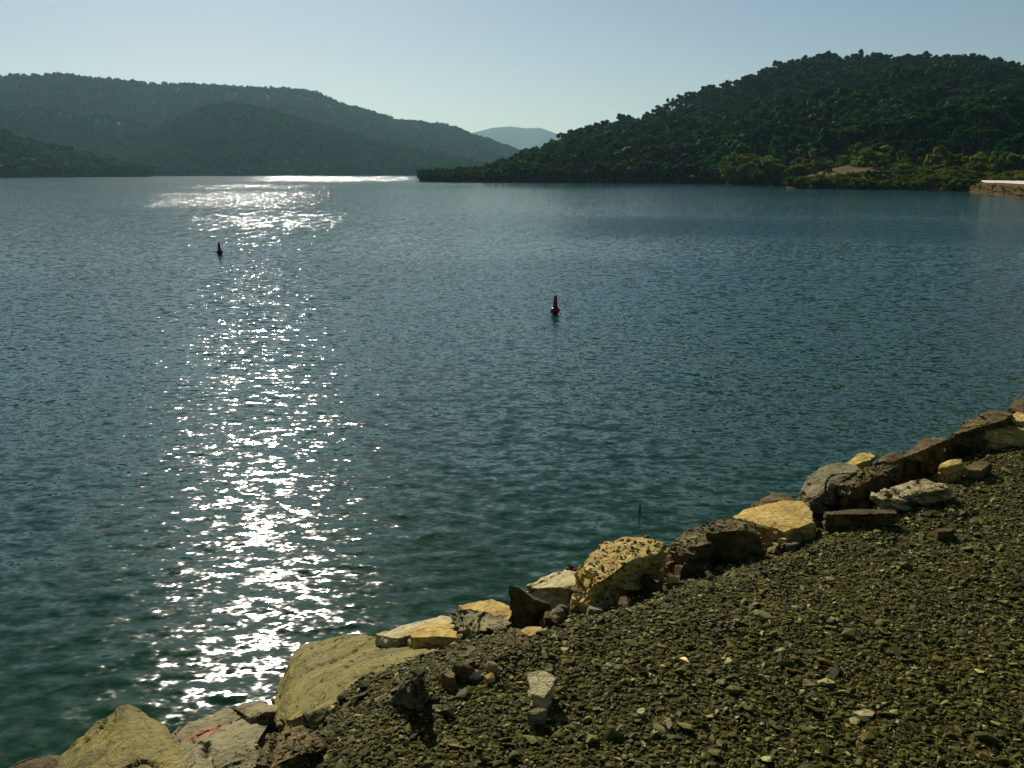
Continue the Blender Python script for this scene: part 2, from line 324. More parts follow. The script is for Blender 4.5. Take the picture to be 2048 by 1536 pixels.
# ------------------------------------------------------------------ embankment with the pale crest road on the right
def embankment():
    n = 160; pxs = np.linspace(1880, 2700, n); shore = lerp_tab([(1890, 222), (1940, 205), (2048, 154), (2300, 110), (2700, 70)], pxs)
    az = np.array([azim(a) for a in pxs]); top = lerp_tab([(1880, -0.3), (1890, 0.0), (1915, 0.35), (1940, 1.05), (1970, 1.85), (1995, 2.0), (2700, 2.0)], pxs)
    rows = []
    for k, (dr, zf) in enumerate([(-3, -0.4), (0, 0.0), (1.2, 0.35), (2.6, 0.72), (4.0, 0.96), (5, 1.0), (95, 1.0), (110, 0.0)]):
        r = shore + dr; x = r * np.sin(az); y = r * np.cos(az); z = top * zf
        z = z + (0.35 * fbm(np.stack([x * 0.5, y * 0.5, z * 0], 1), 3, 4) if 0 < k < 5 else 0)
        rows.append(np.stack([x, y, z], 1))
    me = mesh_np('embankment', np.concatenate(rows), grid_faces(len(rows), n), MAT['dry_bank'], True)
    tag(link(bpy.data.objects.new('embankment', me)), kind='structure')
    # road slab on the crest
    pxs = np.linspace(1958, 2700, 40); shore = lerp_tab([(1890, 222), (1940, 205), (2048, 154), (2300, 110), (2700, 70)], pxs); az = np.array([azim(a) for a in pxs])
    rin = shore + lerp_tab([(1945, 30), (1975, 6), (2700, 6)], pxs); rout = shore + lerp_tab([(1945, 34), (1985, 62), (2700, 62)], pxs)
    V = []
    for z in (2.22, 1.9):
        for r in (rin, rout): V.append(np.stack([r * np.sin(az), r * np.cos(az), np.full(40, z)], 1))
    m = 40; F = []
    for i in range(m - 1):
        F += [(i, i + 1, m + i + 1, m + i), (2 * m + i, 2 * m + i + 1, i + 1, i), (m + i, m + i + 1, 3 * m + i + 1, 3 * m + i)]
    F += [(0, m, 3 * m, 2 * m), (m - 1, 3 * m - 1, 4 * m - 1, 2 * m - 1)]
    me = mesh_np('crest_road', np.concatenate(V), F, MAT['concrete'])
    tag(link(bpy.data.objects.new('crest_road', me)), kind='structure')
embankment()

# ------------------------------------------------------------------ scatter of instanced geometry (one object of kind stuff)
def scatter(name, pts, scl, rot, idx, protos, parent=None):
    me = bpy.data.meshes.new(name); me.vertices.add(len(pts)); me.vertices.foreach_set('co', np.asarray(pts, np.float32).ravel())
    for nm, typ, arr, fld in (('scl', 'FLOAT_VECTOR', scl, 'vector'), ('rot', 'FLOAT_VECTOR', rot, 'vector'), ('idx', 'INT', idx, 'value')):
        a = me.attributes.new(nm, typ, 'POINT'); a.data.foreach_set(fld, np.asarray(arr, np.int32 if typ == 'INT' else np.float32).ravel())
    o = link(bpy.data.objects.new(name, me), parent)
    ng = bpy.data.node_groups.new(name, 'GeometryNodeTree')
    ng.interface.new_socket('Geometry', in_out='INPUT', socket_type='NodeSocketGeometry')
    ng.interface.new_socket('Geometry', in_out='OUTPUT', socket_type='NodeSocketGeometry')
    N = ng.nodes; L = ng.links.new; gi = N.new('NodeGroupInput'); go = N.new('NodeGroupOutput')
    iop = N.new('GeometryNodeInstanceOnPoints'); jg = N.new('GeometryNodeJoinGeometry')
    for p in protos:
        oi = N.new('GeometryNodeObjectInfo'); oi.inputs['Object'].default_value = p; oi.inputs['As Instance'].default_value = False
        gti = N.new('GeometryNodeGeometryToInstance'); L(oi.outputs['Geometry'], gti.inputs[0]); L(gti.outputs[0], jg.inputs[0])
    def attr(nm, typ):
        a = N.new('GeometryNodeInputNamedAttribute'); a.data_type = typ; a.inputs['Name'].default_value = nm; return a.outputs['Attribute']
    e = N.new('FunctionNodeEulerToRotation'); L(attr('rot', 'FLOAT_VECTOR'), e.inputs[0])
    L(gi.outputs[0], iop.inputs['Points']); L(jg.outputs[0], iop.inputs['Instance']); iop.inputs['Pick Instance'].default_value = True
    L(attr('idx', 'INT'), iop.inputs['Instance Index']); L(e.outputs[0], iop.inputs['Rotation']); L(attr('scl', 'FLOAT_VECTOR'), iop.inputs['Scale'])
    L(iop.outputs[0], go.inputs[0])
    md = o.modifiers.new('scatter', 'NODES'); md.node_group = ng
    o['kind'] = 'stuff'
    return o

# ------------------------------------------------------------------ trees
def tube(V, F, p0, p1, r0, r1, seg=6):
    p0 = np.array(p0, float); p1 = np.array(p1, float); d = p1 - p0; d /= np.linalg.norm(d)
    a = np.cross(d, [0.3, 0.9, 0.1]); a /= np.linalg.norm(a); b = np.cross(d, a); base = len(V)
    for p, r in ((p0, r0), (p1, r1)):
        for k in range(seg):
            t = 2 * math.pi * k / seg; V.append(p + r * (math.cos(t) * a + math.sin(t) * b))
    for k in range(seg):
        k2 = (k + 1) % seg; F.append((base + k, base + k2, base + seg + k2, base + seg + k))
def make_tree(seed, kind, nleaf=520, leaf=0.070):
    """Unit tree 1 m tall: returns (trunk verts, trunk faces, crown verts, crown faces)."""
    rg = random.Random(seed); TV, TF = [], []
    lean = (rg.uniform(-0.06, 0.06), rg.uniform(-0.06, 0.06)); clumps = []
    if kind == 'umbrella': th, n, spread, flat, zlo, zhi = 0.62, 7, 0.34, 0.45, 0.66, 0.92
    elif kind == 'tall': th, n, spread, flat, zlo, zhi = 0.75, 7, 0.13, 0.9, 0.25, 0.93
    elif kind == 'bush': th, n, spread, flat, zlo, zhi = 0.35, 8, 0.42, 0.75, 0.22, 0.78
    else: th, n, spread, flat, zlo, zhi = 0.55, 10, 0.30, 0.75, 0.30, 0.86
    top = (lean[0], lean[1], th)
    tube(TV, TF, (0, 0, -0.08), (lean[0] * 0.5, lean[1] * 0.5, th * 0.5), 0.034, 0.026); tube(TV, TF, (lean[0] * 0.5, lean[1] * 0.5, th * 0.5), top, 0.026, 0.016)
    for k in range(n):
        a = k * 2.4 + rg.uniform(-0.5, 0.5); q = math.sqrt((k + 0.5) / n); z = zlo + (zhi - zlo) * (rg.random() ** 0.8) * (1.15 - 0.35 * q)
        c = (lean[0] + math.cos(a) * spread * q, lean[1] + math.sin(a) * spread * q, z); s = rg.uniform(0.075, 0.185) * (0.7 if kind == 'tall' else 1.0)
        clumps.append((c, s)); st = min(th, z) * rg.uniform(0.55, 0.95)
        tube(TV, TF, (lean[0] * st / th, lean[1] * st / th, st), (c[0], c[1], c[2] - s * 0.3), 0.014, 0.005, 4)
    CV, CF = [], []
    w = [s * s for _, s in clumps]
    for _ in range(nleaf):
        c, s = rg.choices(clumps, w)[0]; d = Vector((rg.gauss(0, 1), rg.gauss(0, 1), rg.gauss(0.25, 1))).normalized()
        rad = s * rg.uniform(0.55, 1.08) ; p = Vector((c[0] + d.x * rad, c[1] + d.y * rad, c[2] + d.z * rad * flat))
        nrm = (d + Vector((rg.gauss(0, .55), rg.gauss(0, .55), rg.gauss(0.3, .55)))).normalized()
        a = nrm.orthogonal().normalized(); a.rotate(Matrix.Rotation(rg.uniform(0, 6.28), 3, nrm)); b = nrm.cross(a); L = leaf * rg.uniform(0.6, 1.3)
        i = len(CV); W = L * rg.uniform(0.5, 0.9)
        CV += [p - a * L, p + b * W * 0.8 + nrm * L * 0.15, p + a * L * 0.9, p - b * W]; CF.append((i, i + 1, i + 2, i + 3))
    return np.array(TV), TF, np.array([tuple(v) for v in CV]), CF
KINDS = ['round', 'round', 'umbrella', 'round', 'bush', 'umbrella', 'tall', 'round']
TREES = [make_tree(100 + i, k) for i, k in enumerate(KINDS)]
def proto(name, V, F, mats, fmat=None, smooth=False):
    me = bpy.data.meshes.new(name); me.from_pydata([tuple(v) for v in V], [], [tuple(f) for f in F])
    for m in mats: me.materials.append(m)
    if fmat is not None: me.polygons.foreach_set('material_index', np.array(fmat, np.int32))
    me.update(); return bpy.data.objects.new(name, me)
def whole_tree(i, leafmat, lod=None):
    tv, tf, cv, cf = TREES[i] if lod is None else make_tree(300 + i, KINDS[i], lod, 0.15)
    V = np.concatenate([tv, cv]); F = list(tf) + [tuple(len(tv) + k for k in f) for f in cf]
    return proto('tree_shape', V, F, [MAT['bark'], leafmat], [0] * len(tf) + [1] * len(cf))
P_DARK = [whole_tree(i, MAT['leaf_dark']) for i in range(8)]
P_YELL = [whole_tree(i, MAT['leaf_yellow']) for i in range(8)]
P_FAR = [whole_tree(i, MAT['leaf_dark'], 90) for i in (0, 1, 3, 4, 7)]

def forest(name, H, n, tlo, thi, size, protos, keep=None, pxr=None, exp=1.0):
    _, sample, px, rs, rr = H
    lo, hi = pxr or (px[0], px[-1]); a = RNG.uniform(lo, hi, n * 2); t = tlo + (thi - tlo) * RNG.random(n * 2) ** exp
    # thin the near rows so that the density over the ground is even
    w = (lerp_tab(list(zip(px, rs)), a) * (1 - t) + lerp_tab(list(zip(px, rr)), a) * t); sel = RNG.random(n * 2) < w / w.max()
    if keep is not None: sel &= keep(a, t)
    gp = sample(a, t); sel &= (fbm(gp * 0.02, 3, 61) + 0.35 > RNG.random(n * 2) * 0.5) | (rs[0] > 600)
    a, t = a[sel][:n], t[sel][:n]; P = sample(a, t); m = len(P)
    s = size * np.clip(RNG.lognormal(-0.05, 0.30, m), 0.45, 1.75) * (np.interp(a, [840, 960, 1160], [0.42, 0.55, 1.0]) if size == 6.9 else 1.0); S = np.stack([s * RNG.uniform(0.85, 1.25, m), s * RNG.uniform(0.85, 1.25, m), s], 1)
    rot = np.stack([np.zeros(m), np.zeros(m), RNG.uniform(0, 6.28, m)], 1)
    return scatter(name, P, S, rot, RNG.integers(0, len(protos), m), protos)
forest('forest', HL, 30000, 0.0, 1.06, 6.8, P_FAR, pxr=(-350, 1210))
forest('forest', HLM, 11000, 0.0, 1.06, 6.8, P_FAR)
forest('forest', HLS, 4000, 0.0, 1.06, 8.0, P_FAR, pxr=(-350, 300))
forest('forest', HR, 11500, 0.03, 0.985, 6.9, P_DARK, pxr=(840, 2450), keep=lambda a, t: ~((a > 1650) & (a < 1668) & (t > 0.97)))
forest('forest', HRS, 1500, 0.0, 1.04, 5.6, P_YELL, pxr=(1455, 2080))
forest('shrubs', HK, 900, -0.03, 1.02, 2.3, P_YELL[3:5], pxr=(1578, 2080), keep=lambda a, t: (t < 0.17) | (a > 1790) | (np.sin(a * 0.9) * np.sin(a * 0.31 + t * 9) > 0.86))

def bank_scrub():                 # dry tufts on the far embankment
    px_ = RNG.uniform(1900, 2300, 420); sh = lerp_tab([(1890, 222), (1940, 205), (2048, 154), (2300, 110)], px_) + RNG.uniform(0.3, 2.8, 420); az = np.array([azim(a) for a in px_])
    tp = lerp_tab([(1880, -0.3), (1890, 0.0), (1915, 0.35), (1940, 1.05), (1970, 1.85), (1995, 2.0)], px_); z = tp * np.interp(sh - lerp_tab([(1890, 222), (1940, 205), (2048, 154), (2300, 110)], px_), [0, 1.2, 2.6, 4.0], [0, .35, .72, .96])
    sc_ = RNG.uniform(0.25, 0.6, 420)[:, None] * np.array([[1.4, 1.4, 0.8]])
    scatter('dry_scrub', np.stack([sh * np.sin(az), sh * np.cos(az), z - 0.08], 1), sc_, np.stack([np.zeros(420)] * 2 + [RNG.uniform(0, 6, 420)], 1), RNG.integers(0, 2, 420), P_YELL[3:5])
bank_scrub()

# single trees: the skyline and the waterside of the right hill
TREE_ME = []
for i in range(8):
    tv, tf, cv, cf = TREES[i]
    a = proto('trunk', tv, tf, [MAT['bark']]).data; b = proto('crown', cv, cf, [MAT['leaf_dark']]).data
    TREE_ME.append((a, b))
def single_tree(p, h, w, i, label, group=None, rz=None):
    e = empty('tree', p); e.scale = (h * w, h * w, h); e.rotation_euler[2] = random.uniform(0, 6.28) if rz is None else rz
    for nm, me in zip(('trunk', 'crown'), TREE_ME[i]): link(bpy.data.objects.new(nm, me), e)
    return tag(e, label, 'tree', group)
smp = HR[1]
def on_hill(px_, t): return smp(np.array([px_], float), np.array([t], float))[0]
single_tree(on_hill(1735, 1.0) - [0, 0, 5.0], 14.5, 1.15, 0, 'big dome-crowned dark tree at the highest point of the right hill skyline', None, 0.4)
single_tree(on_hill(1077, 1.0) - [0, 0, 2.0], 8.5, 1.0, 2, 'tall thin layered tree standing alone above the low left end of the right hill')

single_tree(on_hill(1103, 1.0) - [0, 0, 1.6], 7.5, 0.7, 6, 'left one of two small pointed trees side by side on the low skyline')
single_tree(on_hill(1112, 1.0) - [0, 0, 1.6], 6.5, 0.7, 6, 'right one of two small pointed trees side by side on the low skyline')
single_tree(on_hill(1187, 1.0) - [0, 0, 2.6], 9.5, 0.9, 5, 'flat-topped umbrella-shaped tree rising above the lower right hill skyline')
single_tree(on_hill(862, 0.35), 5.2, 0.9, 0, 'bushy tree at the very tip of the wooded point')
single_tree(on_hill(1050, 1.0) - [0, 0, 2.2], 6.0, 1.1, 5, 'small spreading tree where the left and right hill outlines cross')
SHAPE = ['round-crowned', 'full-crowned', 'open flat-crowned', 'lumpy round-crowned', 'low bushy', 'wide flat-crowned', 'slender pointed', 'dense round-crowned']
def size_word(h): return 'small' if h < 5.2 else 'tall' if h > 7.0 else 'middling'
def sky_zone(p):
    for lim, z in ((960, 'at the low left end of the right hill skyline'), (1060, 'on the skyline just right of the wooded point'), (1150, 'on the skyline where the right hill starts to climb'), (1240, 'on the shelf low on the right hill skyline'),
                   (1340, 'on the steep step of the right hill skyline'), (1440, 'on the skyline halfway up the right hill'), (1540, 'on the skyline high on the right hill slope'), (1640, 'on the left shoulder of the right hill summit'), (1735, 'on the skyline just left of the summit tree'),
                   (1830, 'on the skyline just right of the summit tree'), (1950, 'on the level skyline right of the summit'), (2030, 'where the right hill skyline bends down near the margin')):
        if p < lim: return z
    return 'on the skyline at the right margin'
def shore_zone(p):
    for lim, z in ((930, 'at the waterside near the tip of the wooded point'), (1020, 'at the waterside on the wooded point'), (1120, 'at the waterside below the low shelf of the right hill'), (1230, 'at the waterside under the rising part of the right hill'),
                   (1340, 'at the waterside below the steep step of the right hill'), (1450, 'at the waterside below the middle of the right hill'), (1530, 'at the waterside left of the yellow-green spur')):
        if p < lim: return z
    return 'at the waterside in front of the yellow-green spur'
for k in range(125):
    px_ = 880 + (2110 - 880) * (k + random.uniform(-0.45, 0.45)) / 125
    if abs(px_ - 1735) < 14 or abs(px_ - 1660) < 9 or math.sin(px_ * 0.11) * math.sin(px_ * 0.037 + 1) > 0.62: continue
    hh = random.uniform(4.6, 6.8) * random.choice([1, 1, 1, 1.2, 1.4]) * float(np.interp(px_, [860, 1000, 1160], [0.5, 0.62, 1.0])); ti = random.choice([0, 1, 2, 3, 5, 5, 7, 2])
    single_tree(on_hill(px_, random.uniform(0.985, 1.01)) - [0, 0, 0.2 * hh], hh, random.uniform(0.8, 1.3), ti, f'{size_word(hh)} {SHAPE[ti]} tree {sky_zone(px_)}', 'trees along the skyline of the right hill')
for k in range(150):
    px_ = 850 + (1600 - 850) * (k + random.uniform(-0.4, 0.4)) / 150
    hh = random.uniform(5.0, 8.5) * float(np.interp(px_, [850, 1000, 1160], [0.62, 0.75, 1.0])); ti = random.choice([0, 1, 3, 4, 4, 7])
    single_tree(on_hill(px_, random.uniform(0.004, 0.035)) - [0, 0, 0.25], hh, random.uniform(0.9, 1.3), ti, f'{size_word(hh)} {SHAPE[ti]} tree {shore_zone(px_)}', 'trees along the waterside of the right hill')

# ------------------------------------------------------------------ the near bank
EDGE = np.array([0.745, 0.667]); EN = np.array([-0.667, 0.745])       # along the bank, towards the water
def bank_n(x, y):                 # distance towards the water, counted from the camera's side of the bank
    n = x * EN[0] + y * EN[1]; s = x * EDGE[0] + y * EDGE[1]
    return n + np.interp(s, [0.5, 1.15, 1.6, 2.4, 3.2], [0.0, -0.08, -0.38, -0.26, 0.0]) + 0.07 * vnoise(np.stack([s * 1.3, s * 0, s * 0], 1), 21)
def bank_z(x, y):
    x = np.asarray(x, float); y = np.asarray(y, float); n = x * EN[0] + y * EN[1]; s = x * EDGE[0] + y * EDGE[1]
    n = bank_n(x, y)
    z = np.interp(n, [-60, 1.2, 1.95, 2.3, 2.6, 4.2, 6.5, 12], [1.9, 1.86, 1.84, 1.71, 1.30, -0.05, -1.5, -2.5])
    q = np.stack([x, y, x * 0], 1)
    return z + 0.035 * fbm(q * 0.9, 3, 31) + 0.012 * fbm(q * 5, 3, 33)
def build_bank():
    sa = np.concatenate([np.linspace(-60, -4, 30), np.linspace(-3.9, 14, 300), np.linspace(14.2, 110, 50)])
    na = np.concatenate([np.linspace(-45, -1.5, 26), np.linspace(-1.4, 5, 130), np.linspace(5.2, 12, 14)])
    S, Nn = np.meshgrid(sa, na, indexing='ij'); x = (S * EDGE[0] + Nn * EN[0]).ravel(); y = (S * EDGE[1] + Nn * EN[1]).ravel()
    me = mesh_np('gravel_bank', np.stack([x, y, bank_z(x, y)], 1), grid_faces(len(sa), len(na)), MAT['fine_gravel'], True)
    return tag(link(bpy.data.objects.new('gravel_bank', me)), kind='structure')
BANK = build_bank()

# ------------------------------------------------------------------ boulders: each from its outline, with its own depth and thickness
def boulder(label, top, mat, depth=0.35, out=0.06, rough=1.0, strata=(0.2, 0.3, 1.0), sp=0.055, seed=0, name='boulder', cat='boulder', res=0.015, group=None, extra=()):
    fz = lambda a, z: z if z < 1.82 else 1.82 + (z - 1.82) * float(np.interp(a, [1400, 1650], [0.64, 0.42]))
    top = [(a, b, fz(a, z)) for a, b, z in top]; extra = [(a, b, fz(a, z)) for a, b, z in extra]
    T = np.array([at_z(*p) for p in top]); c = T.mean(0); pts = list(T)
    for p in T:                                     # the buried foot of the rock
        d = p - c; d[2] = 0; L = np.linalg.norm(d) + 1e-6
        pts.append(p + d / L * out - np.array([0, 0, depth])); pts.append(p + d / L * out * 0.8 - np.array([0, 0, depth * 0.45]))
    pts += [at_z(*p) for p in extra]
    bm = bmesh.new()
    for p in pts: bm.verts.new(tuple(p - c))
    h = bmesh.ops.convex_hull(bm, input=bm.verts)
    bmesh.ops.delete(bm, geom=[e for e in set(h['geom_interior'] + h['geom_unused']) if isinstance(e, bmesh.types.BMVert)], context='VERTS')
    rg = random.Random(seed * 7 + 1)                 # chips broken off the edges and corners
    for _ in range(11):
        nv = Vector((rg.gauss(0, 1), rg.gauss(0, 1), rg.gauss(0.1, .8))).normalized(); ds = [v.co.dot(nv) for v in bm.verts]
        hi = max(ds); cut = hi - (hi - min(ds)) * rg.uniform(0.008, 0.045)
        g_ = bmesh.ops.bisect_plane(bm, geom=bm.verts[:] + bm.edges[:] + bm.faces[:], plane_co=nv * cut, plane_no=nv, clear_outer=True)
        es = [e for e in g_['geom_cut'] if isinstance(e, bmesh.types.BMEdge)]
        if es: bmesh.ops.contextual_create(bm, geom=es)
    size = max(e.calc_length() for e in bm.edges)
    bmesh.ops.triangulate(bm, faces=bm.faces)
    for _ in range(9):
        lng = [e for e in bm.edges if e.calc_length() > res]
        if not lng or len(bm.faces) > 30000: break
        bmesh.ops.subdivide_edges(bm, edges=lng, cuts=1, use_grid_fill=False); bmesh.ops.triangulate(bm, faces=[f for f in bm.faces if len(f.verts) > 3])
    bmesh.ops.smooth_vert(bm, verts=bm.verts, factor=0.12, use_axis_x=True, use_axis_y=True, use_axis_z=True)
    bm.normal_update()
    co = np.array([v.co for v in bm.verts]); no = np.array([v.normal for v in bm.verts]); w = co + c
    A = np.array(strata, float); A /= np.linalg.norm(A)
    side = 1 - np.abs(no @ A); e1 = np.cross(A, [0.31, 0.9, 0.2]); e1 /= np.linalg.norm(e1); e2 = np.cross(A, e1)
    wob = 0.30 * np.stack([fbm(w * 5, 2, seed + 31), fbm(w * 5, 2, seed + 32), 0.5 * fbm(w * 3, 2, seed + 33)], 1)
    q = np.stack([w @ e1 / 0.30, w @ e2 / 0.24, w @ A / sp], 1) + wob
    d = 0.012 * fbm(w * 3.2, 3, seed) + 0.004 * fbm(w * 30, 2, seed + 9)
    d += 0.050 * (cells(q, seed + 40) - 0.62) * np.clip(side * 1.6, 0.14, 1) + 0.022 * (cells(q * [2.2, 2.2, 1.7], seed + 50) - 0.55) * np.clip(side * 1.5, 0.22, 1)
    crk = np.abs(fbm(w * np.array([2.0, 2.0, 3.2]), 2, seed + 12)); d -= 0.035 * np.clip(1 - crk / 0.022, 0, 1)
    co = co + no * (d * rough * min(1.0, size / 0.5))[:, None]
    for v, p in zip(bm.verts, co): v.co = p
    me = bpy.data.meshes.new(name); bm.to_mesh(me); bm.free(); me.materials.append(mat); me.polygons.foreach_set('use_smooth', [True] * len(me.polygons)); me.set_sharp_from_angle(angle=R(38))
    o = bpy.data.objects.new(name, me); o.location = c; link(o); BOULDERS.append(o)
    return tag(o, label, cat, group)
BOULDERS = []
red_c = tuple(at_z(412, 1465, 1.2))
MAT['rock_red'] = rock_mat('rock_red', (0.14, 0.125, 0.06), (0.21, 0.185, 0.09), (0.27, 0.23, 0.10), tint_patch=(red_c, 0.115, (0.31, 0.15, 0.08)))  # round reddish patch mixed into the grey rock colour, fading at its rim
O, G, Y, B, P = (MAT['rock_' + k] for k in ('olive', 'grey', 'gold', 'brown', 'pale'))
boulder('large olive-coloured pointed boulder at the bottom left corner', [(85, 1545, .88), (160, 1487, .95), (215, 1432, 1.0), (250, 1407, 1.03), (285, 1420, 1.05), (320, 1445, 1.08), (350, 1475, 1.12), (420, 1570, 1.35), (300, 1640, 1.42), (120, 1640, 1.2)], O, 0.9, .12, 1.0, seed=1)
boulder('thin half-sunken rock at the water beside the pointed boulder', [(20, 1536, .35), (90, 1508, .35), (130, 1512, .4), (120, 1560, .4), (40, 1590, .4)], B, 0.6, .1, seed=41)
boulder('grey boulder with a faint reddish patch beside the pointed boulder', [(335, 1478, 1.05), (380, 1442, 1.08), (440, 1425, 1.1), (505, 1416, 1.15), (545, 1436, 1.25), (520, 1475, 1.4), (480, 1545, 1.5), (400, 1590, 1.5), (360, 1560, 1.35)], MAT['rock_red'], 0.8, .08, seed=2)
boulder('flat grey slab tucked under the left edge of the biggest slab', [(462, 1412, 1.12), (520, 1402, 1.16), (574, 1413, 1.3), (560, 1424, 1.34), (530, 1424, 1.34), (500, 1436, 1.3)], G, 0.3, .0, seed=3, rough=.6)
boulder('biggest flat slab, pale olive, sloping down into the glittering water', [(548, 1392, .98), (588, 1302, .88), (602, 1288, .9), (690, 1269, 1.05), (730, 1265, 1.12), (772, 1281, 1.25), (822, 1307, 1.45), (888, 1311, 1.68), (868, 1333, 1.72), (780, 1348, 1.72), (700, 1392, 1.70), (640, 1430, 1.67), (570, 1452, 1.55), (556, 1425, 1.28)], O, 0.55, .05, .8, seed=4, strata=(-.3, .2, 1), sp=.07)
boulder('boulder with a gravel-strewn top and black front face at the bottom edge', [(512, 1528, 1.74), (545, 1472, 1.74), (565, 1456, 1.75), (605, 1448, 1.77), (632, 1462, 1.79), (656, 1488, 1.81), (600, 1512, 1.80), (540, 1532, 1.78)], B, 0.6, -.03, seed=5)
boulder('low broken rock between the reddish-patched boulder and the black-fronted boulder', [(440, 1500, 1.5), (470, 1485, 1.52), (510, 1490, 1.56), (520, 1540, 1.6), (470, 1570, 1.6), (430, 1550, 1.55)], G, 0.5, .05, seed=6, rough=1.3)
boulder('dark-fronted wedge-shaped rock with a pale peaked rim in the gravel', [(750, 1427, 1.76), (790, 1395, 1.88), (820, 1346, 2.08), (842, 1346, 2.1), (856, 1372, 2.0), (874, 1410, 1.80)], G, 0.35, -.05, seed=7, extra=[(830, 1395, 1.84)])
boulder('long slab with a pale sunlit sliver edge pointing at the glitter', [(755, 1270, 1.42), (800, 1252, 1.38), (885, 1232, 1.4), (925, 1238, 1.48), (915, 1250, 1.52), (830, 1264, 1.5), (790, 1280, 1.48)], P, 0.22, -.02, .7, seed=8)
boulder('smooth golden slab lying under the sliver-edged slab', [(815, 1262, 1.5), (860, 1246, 1.52), (908, 1244, 1.54), (912, 1276, 1.64), (870, 1274, 1.62), (825, 1275, 1.58)], Y, 0.32, .02, .6, seed=9)
boulder('brown rock face just below the smooth golden slab', [(825, 1283, 1.42), (905, 1281, 1.48), (915, 1300, 1.56), (890, 1312, 1.58), (840, 1303, 1.5)], B, 0.4, .05, .8, seed=10)
boulder('golden humped rock at the water left of the black upright slab', [(925, 1215, 1.5), (942, 1202, 1.5), (965, 1194, 1.52), (1000, 1205, 1.58), (1024, 1216, 1.62), (1022, 1238, 1.7), (985, 1243, 1.68), (945, 1232, 1.6)], Y, 0.4, .04, .8, seed=11)
boulder('layered grey rock in front of the golden humped rock', [(900, 1246, 1.6), (912, 1222, 1.64), (930, 1214, 1.7), (962, 1224, 1.72), (1000, 1238, 1.74), (1030, 1246, 1.74), (1010, 1258, 1.76), (960, 1262, 1.76), (915, 1262, 1.7)], G, 0.3, -.04, 1.5, seed=12, strata=(.5, .1, .8), sp=.035)
boulder('black upright triangular slab with a thin lit ridge', [(1015, 1168, 1.98), (1036, 1174, 1.98), (1070, 1200, 1.92), (1106, 1210, 1.80), (1100, 1214, 1.8)], B, 0.28, .0, .7, seed=13, extra=[(1024, 1238, 1.72), (1070, 1230, 1.74)])
boulder('block with a lit layered top and dark front behind the black upright slab', [(1052, 1172, 1.74), (1075, 1152, 1.72), (1120, 1138, 1.74), (1158, 1136, 1.78), (1160, 1168, 1.86), (1140, 1172, 1.86), (1080, 1176, 1.82)], P, 0.4, -.03, 1.2, seed=14, sp=.04)
boulder('small dark fin of rock at the water beside the largest rounded boulder', [(1134, 1130, 1.7), (1138, 1124, 1.74), (1158, 1134, 1.74), (1156, 1144, 1.72), (1136, 1142, 1.7)], B, 0.3, .03, seed=15)
boulder('largest rounded boulder, pebbles caught on its lit top', [(1154, 1190, 1.86), (1158, 1140, 1.88), (1180, 1108, 1.9), (1210, 1088, 1.92), (1255, 1076, 1.92), (1305, 1072, 1.92), (1330, 1084, 1.92), (1318, 1108, 1.92), (1270, 1122, 1.96), (1210, 1140, 2.0), (1185, 1165, 1.98)], Y, 0.5, .02, 1.3, seed=16)
boulder('pebble-covered brown rock left of the dark split rock', [(1340, 1083, 1.78), (1365, 1062, 1.78), (1405, 1047, 1.8), (1430, 1050, 1.84), (1425, 1085, 1.88), (1380, 1096, 1.86)], B, 0.35, .05, 1.4, seed=17)
boulder('dark split rock with one lit edge before the bright yellow slab', [(1414, 1066, 1.92), (1422, 1044, 1.94), (1455, 1038, 1.95), (1490, 1044, 1.97), (1518, 1060, 1.95), (1532, 1082, 1.86), (1470, 1062, 1.96)], B, 0.35, -.03, 1.3, seed=18)
boulder('bright yellow flat slab in full sun at the bank edge', [(1462, 1036, 1.8), (1485, 1018, 1.8), (1530, 1008, 1.82), (1575, 1000, 1.84), (1605, 1002, 1.86), (1624, 1022, 1.88), (1622, 1046, 1.92), (1572, 1066, 1.93), (1520, 1044, 1.9)], Y, 0.3, .03, .7, seed=19)
boulder('low dark rock with a lit left rim behind the bright yellow slab', [(1500, 1010, 1.7), (1518, 992, 1.74), (1545, 984, 1.78), (1575, 986, 1.78), (1590, 1000, 1.78), (1560, 1004, 1.8)], B, 0.35, .02, seed=20)
boulder('big dark leaning boulder with a bright curved left rim', [(1582, 1004, 1.76), (1598, 976, 1.84), (1620, 950, 1.95), (1650, 930, 2.02), (1690, 924, 2.05), (1724, 934, 2.05), (1715, 945, 2.06), (1660, 962, 2.02), (1625, 1000, 1.9)], G, 0.5, -.04, seed=21)
boulder('dark curved rock leaning against the big leaning boulder on its right', [(1664, 976, 1.95), (1676, 952, 2.02), (1702, 938, 2.06), (1760, 930, 2.08), (1800, 932, 2.08), (1770, 946, 2.08), (1715, 955, 2.06), (1690, 985, 1.98)], B, 0.42, -.03, 1.2, seed=22)
boulder('small bright orange-gold rock perched at the water above the leaning boulders', [(1690, 926, 1.98), (1712, 908, 2.03), (1738, 903, 2.06), (1750, 912, 2.06), (1742, 920, 2.05), (1705, 929, 2.02)], Y, 0.3, .02, seed=23)
boulder('thin brown rock right of the small orange-gold rock', [(1750, 922, 2.02), (1775, 908, 2.06), (1802, 902, 2.08), (1808, 910, 2.07), (1780, 922, 2.06)], B, 0.3, .02, seed=24)
boulder('jagged pale yellow ledge lying flat in the gravel', [(1746, 992, 1.98), (1756, 974, 2.0), (1790, 966, 2.01), (1850, 957, 2.02), (1902, 967, 2.02), (1896, 977, 2.01), (1850, 980, 2.01), (1800, 988, 2.01), (1765, 1000, 1.98)], P, 0.25, -.02, 1.7, seed=25, sp=.035)
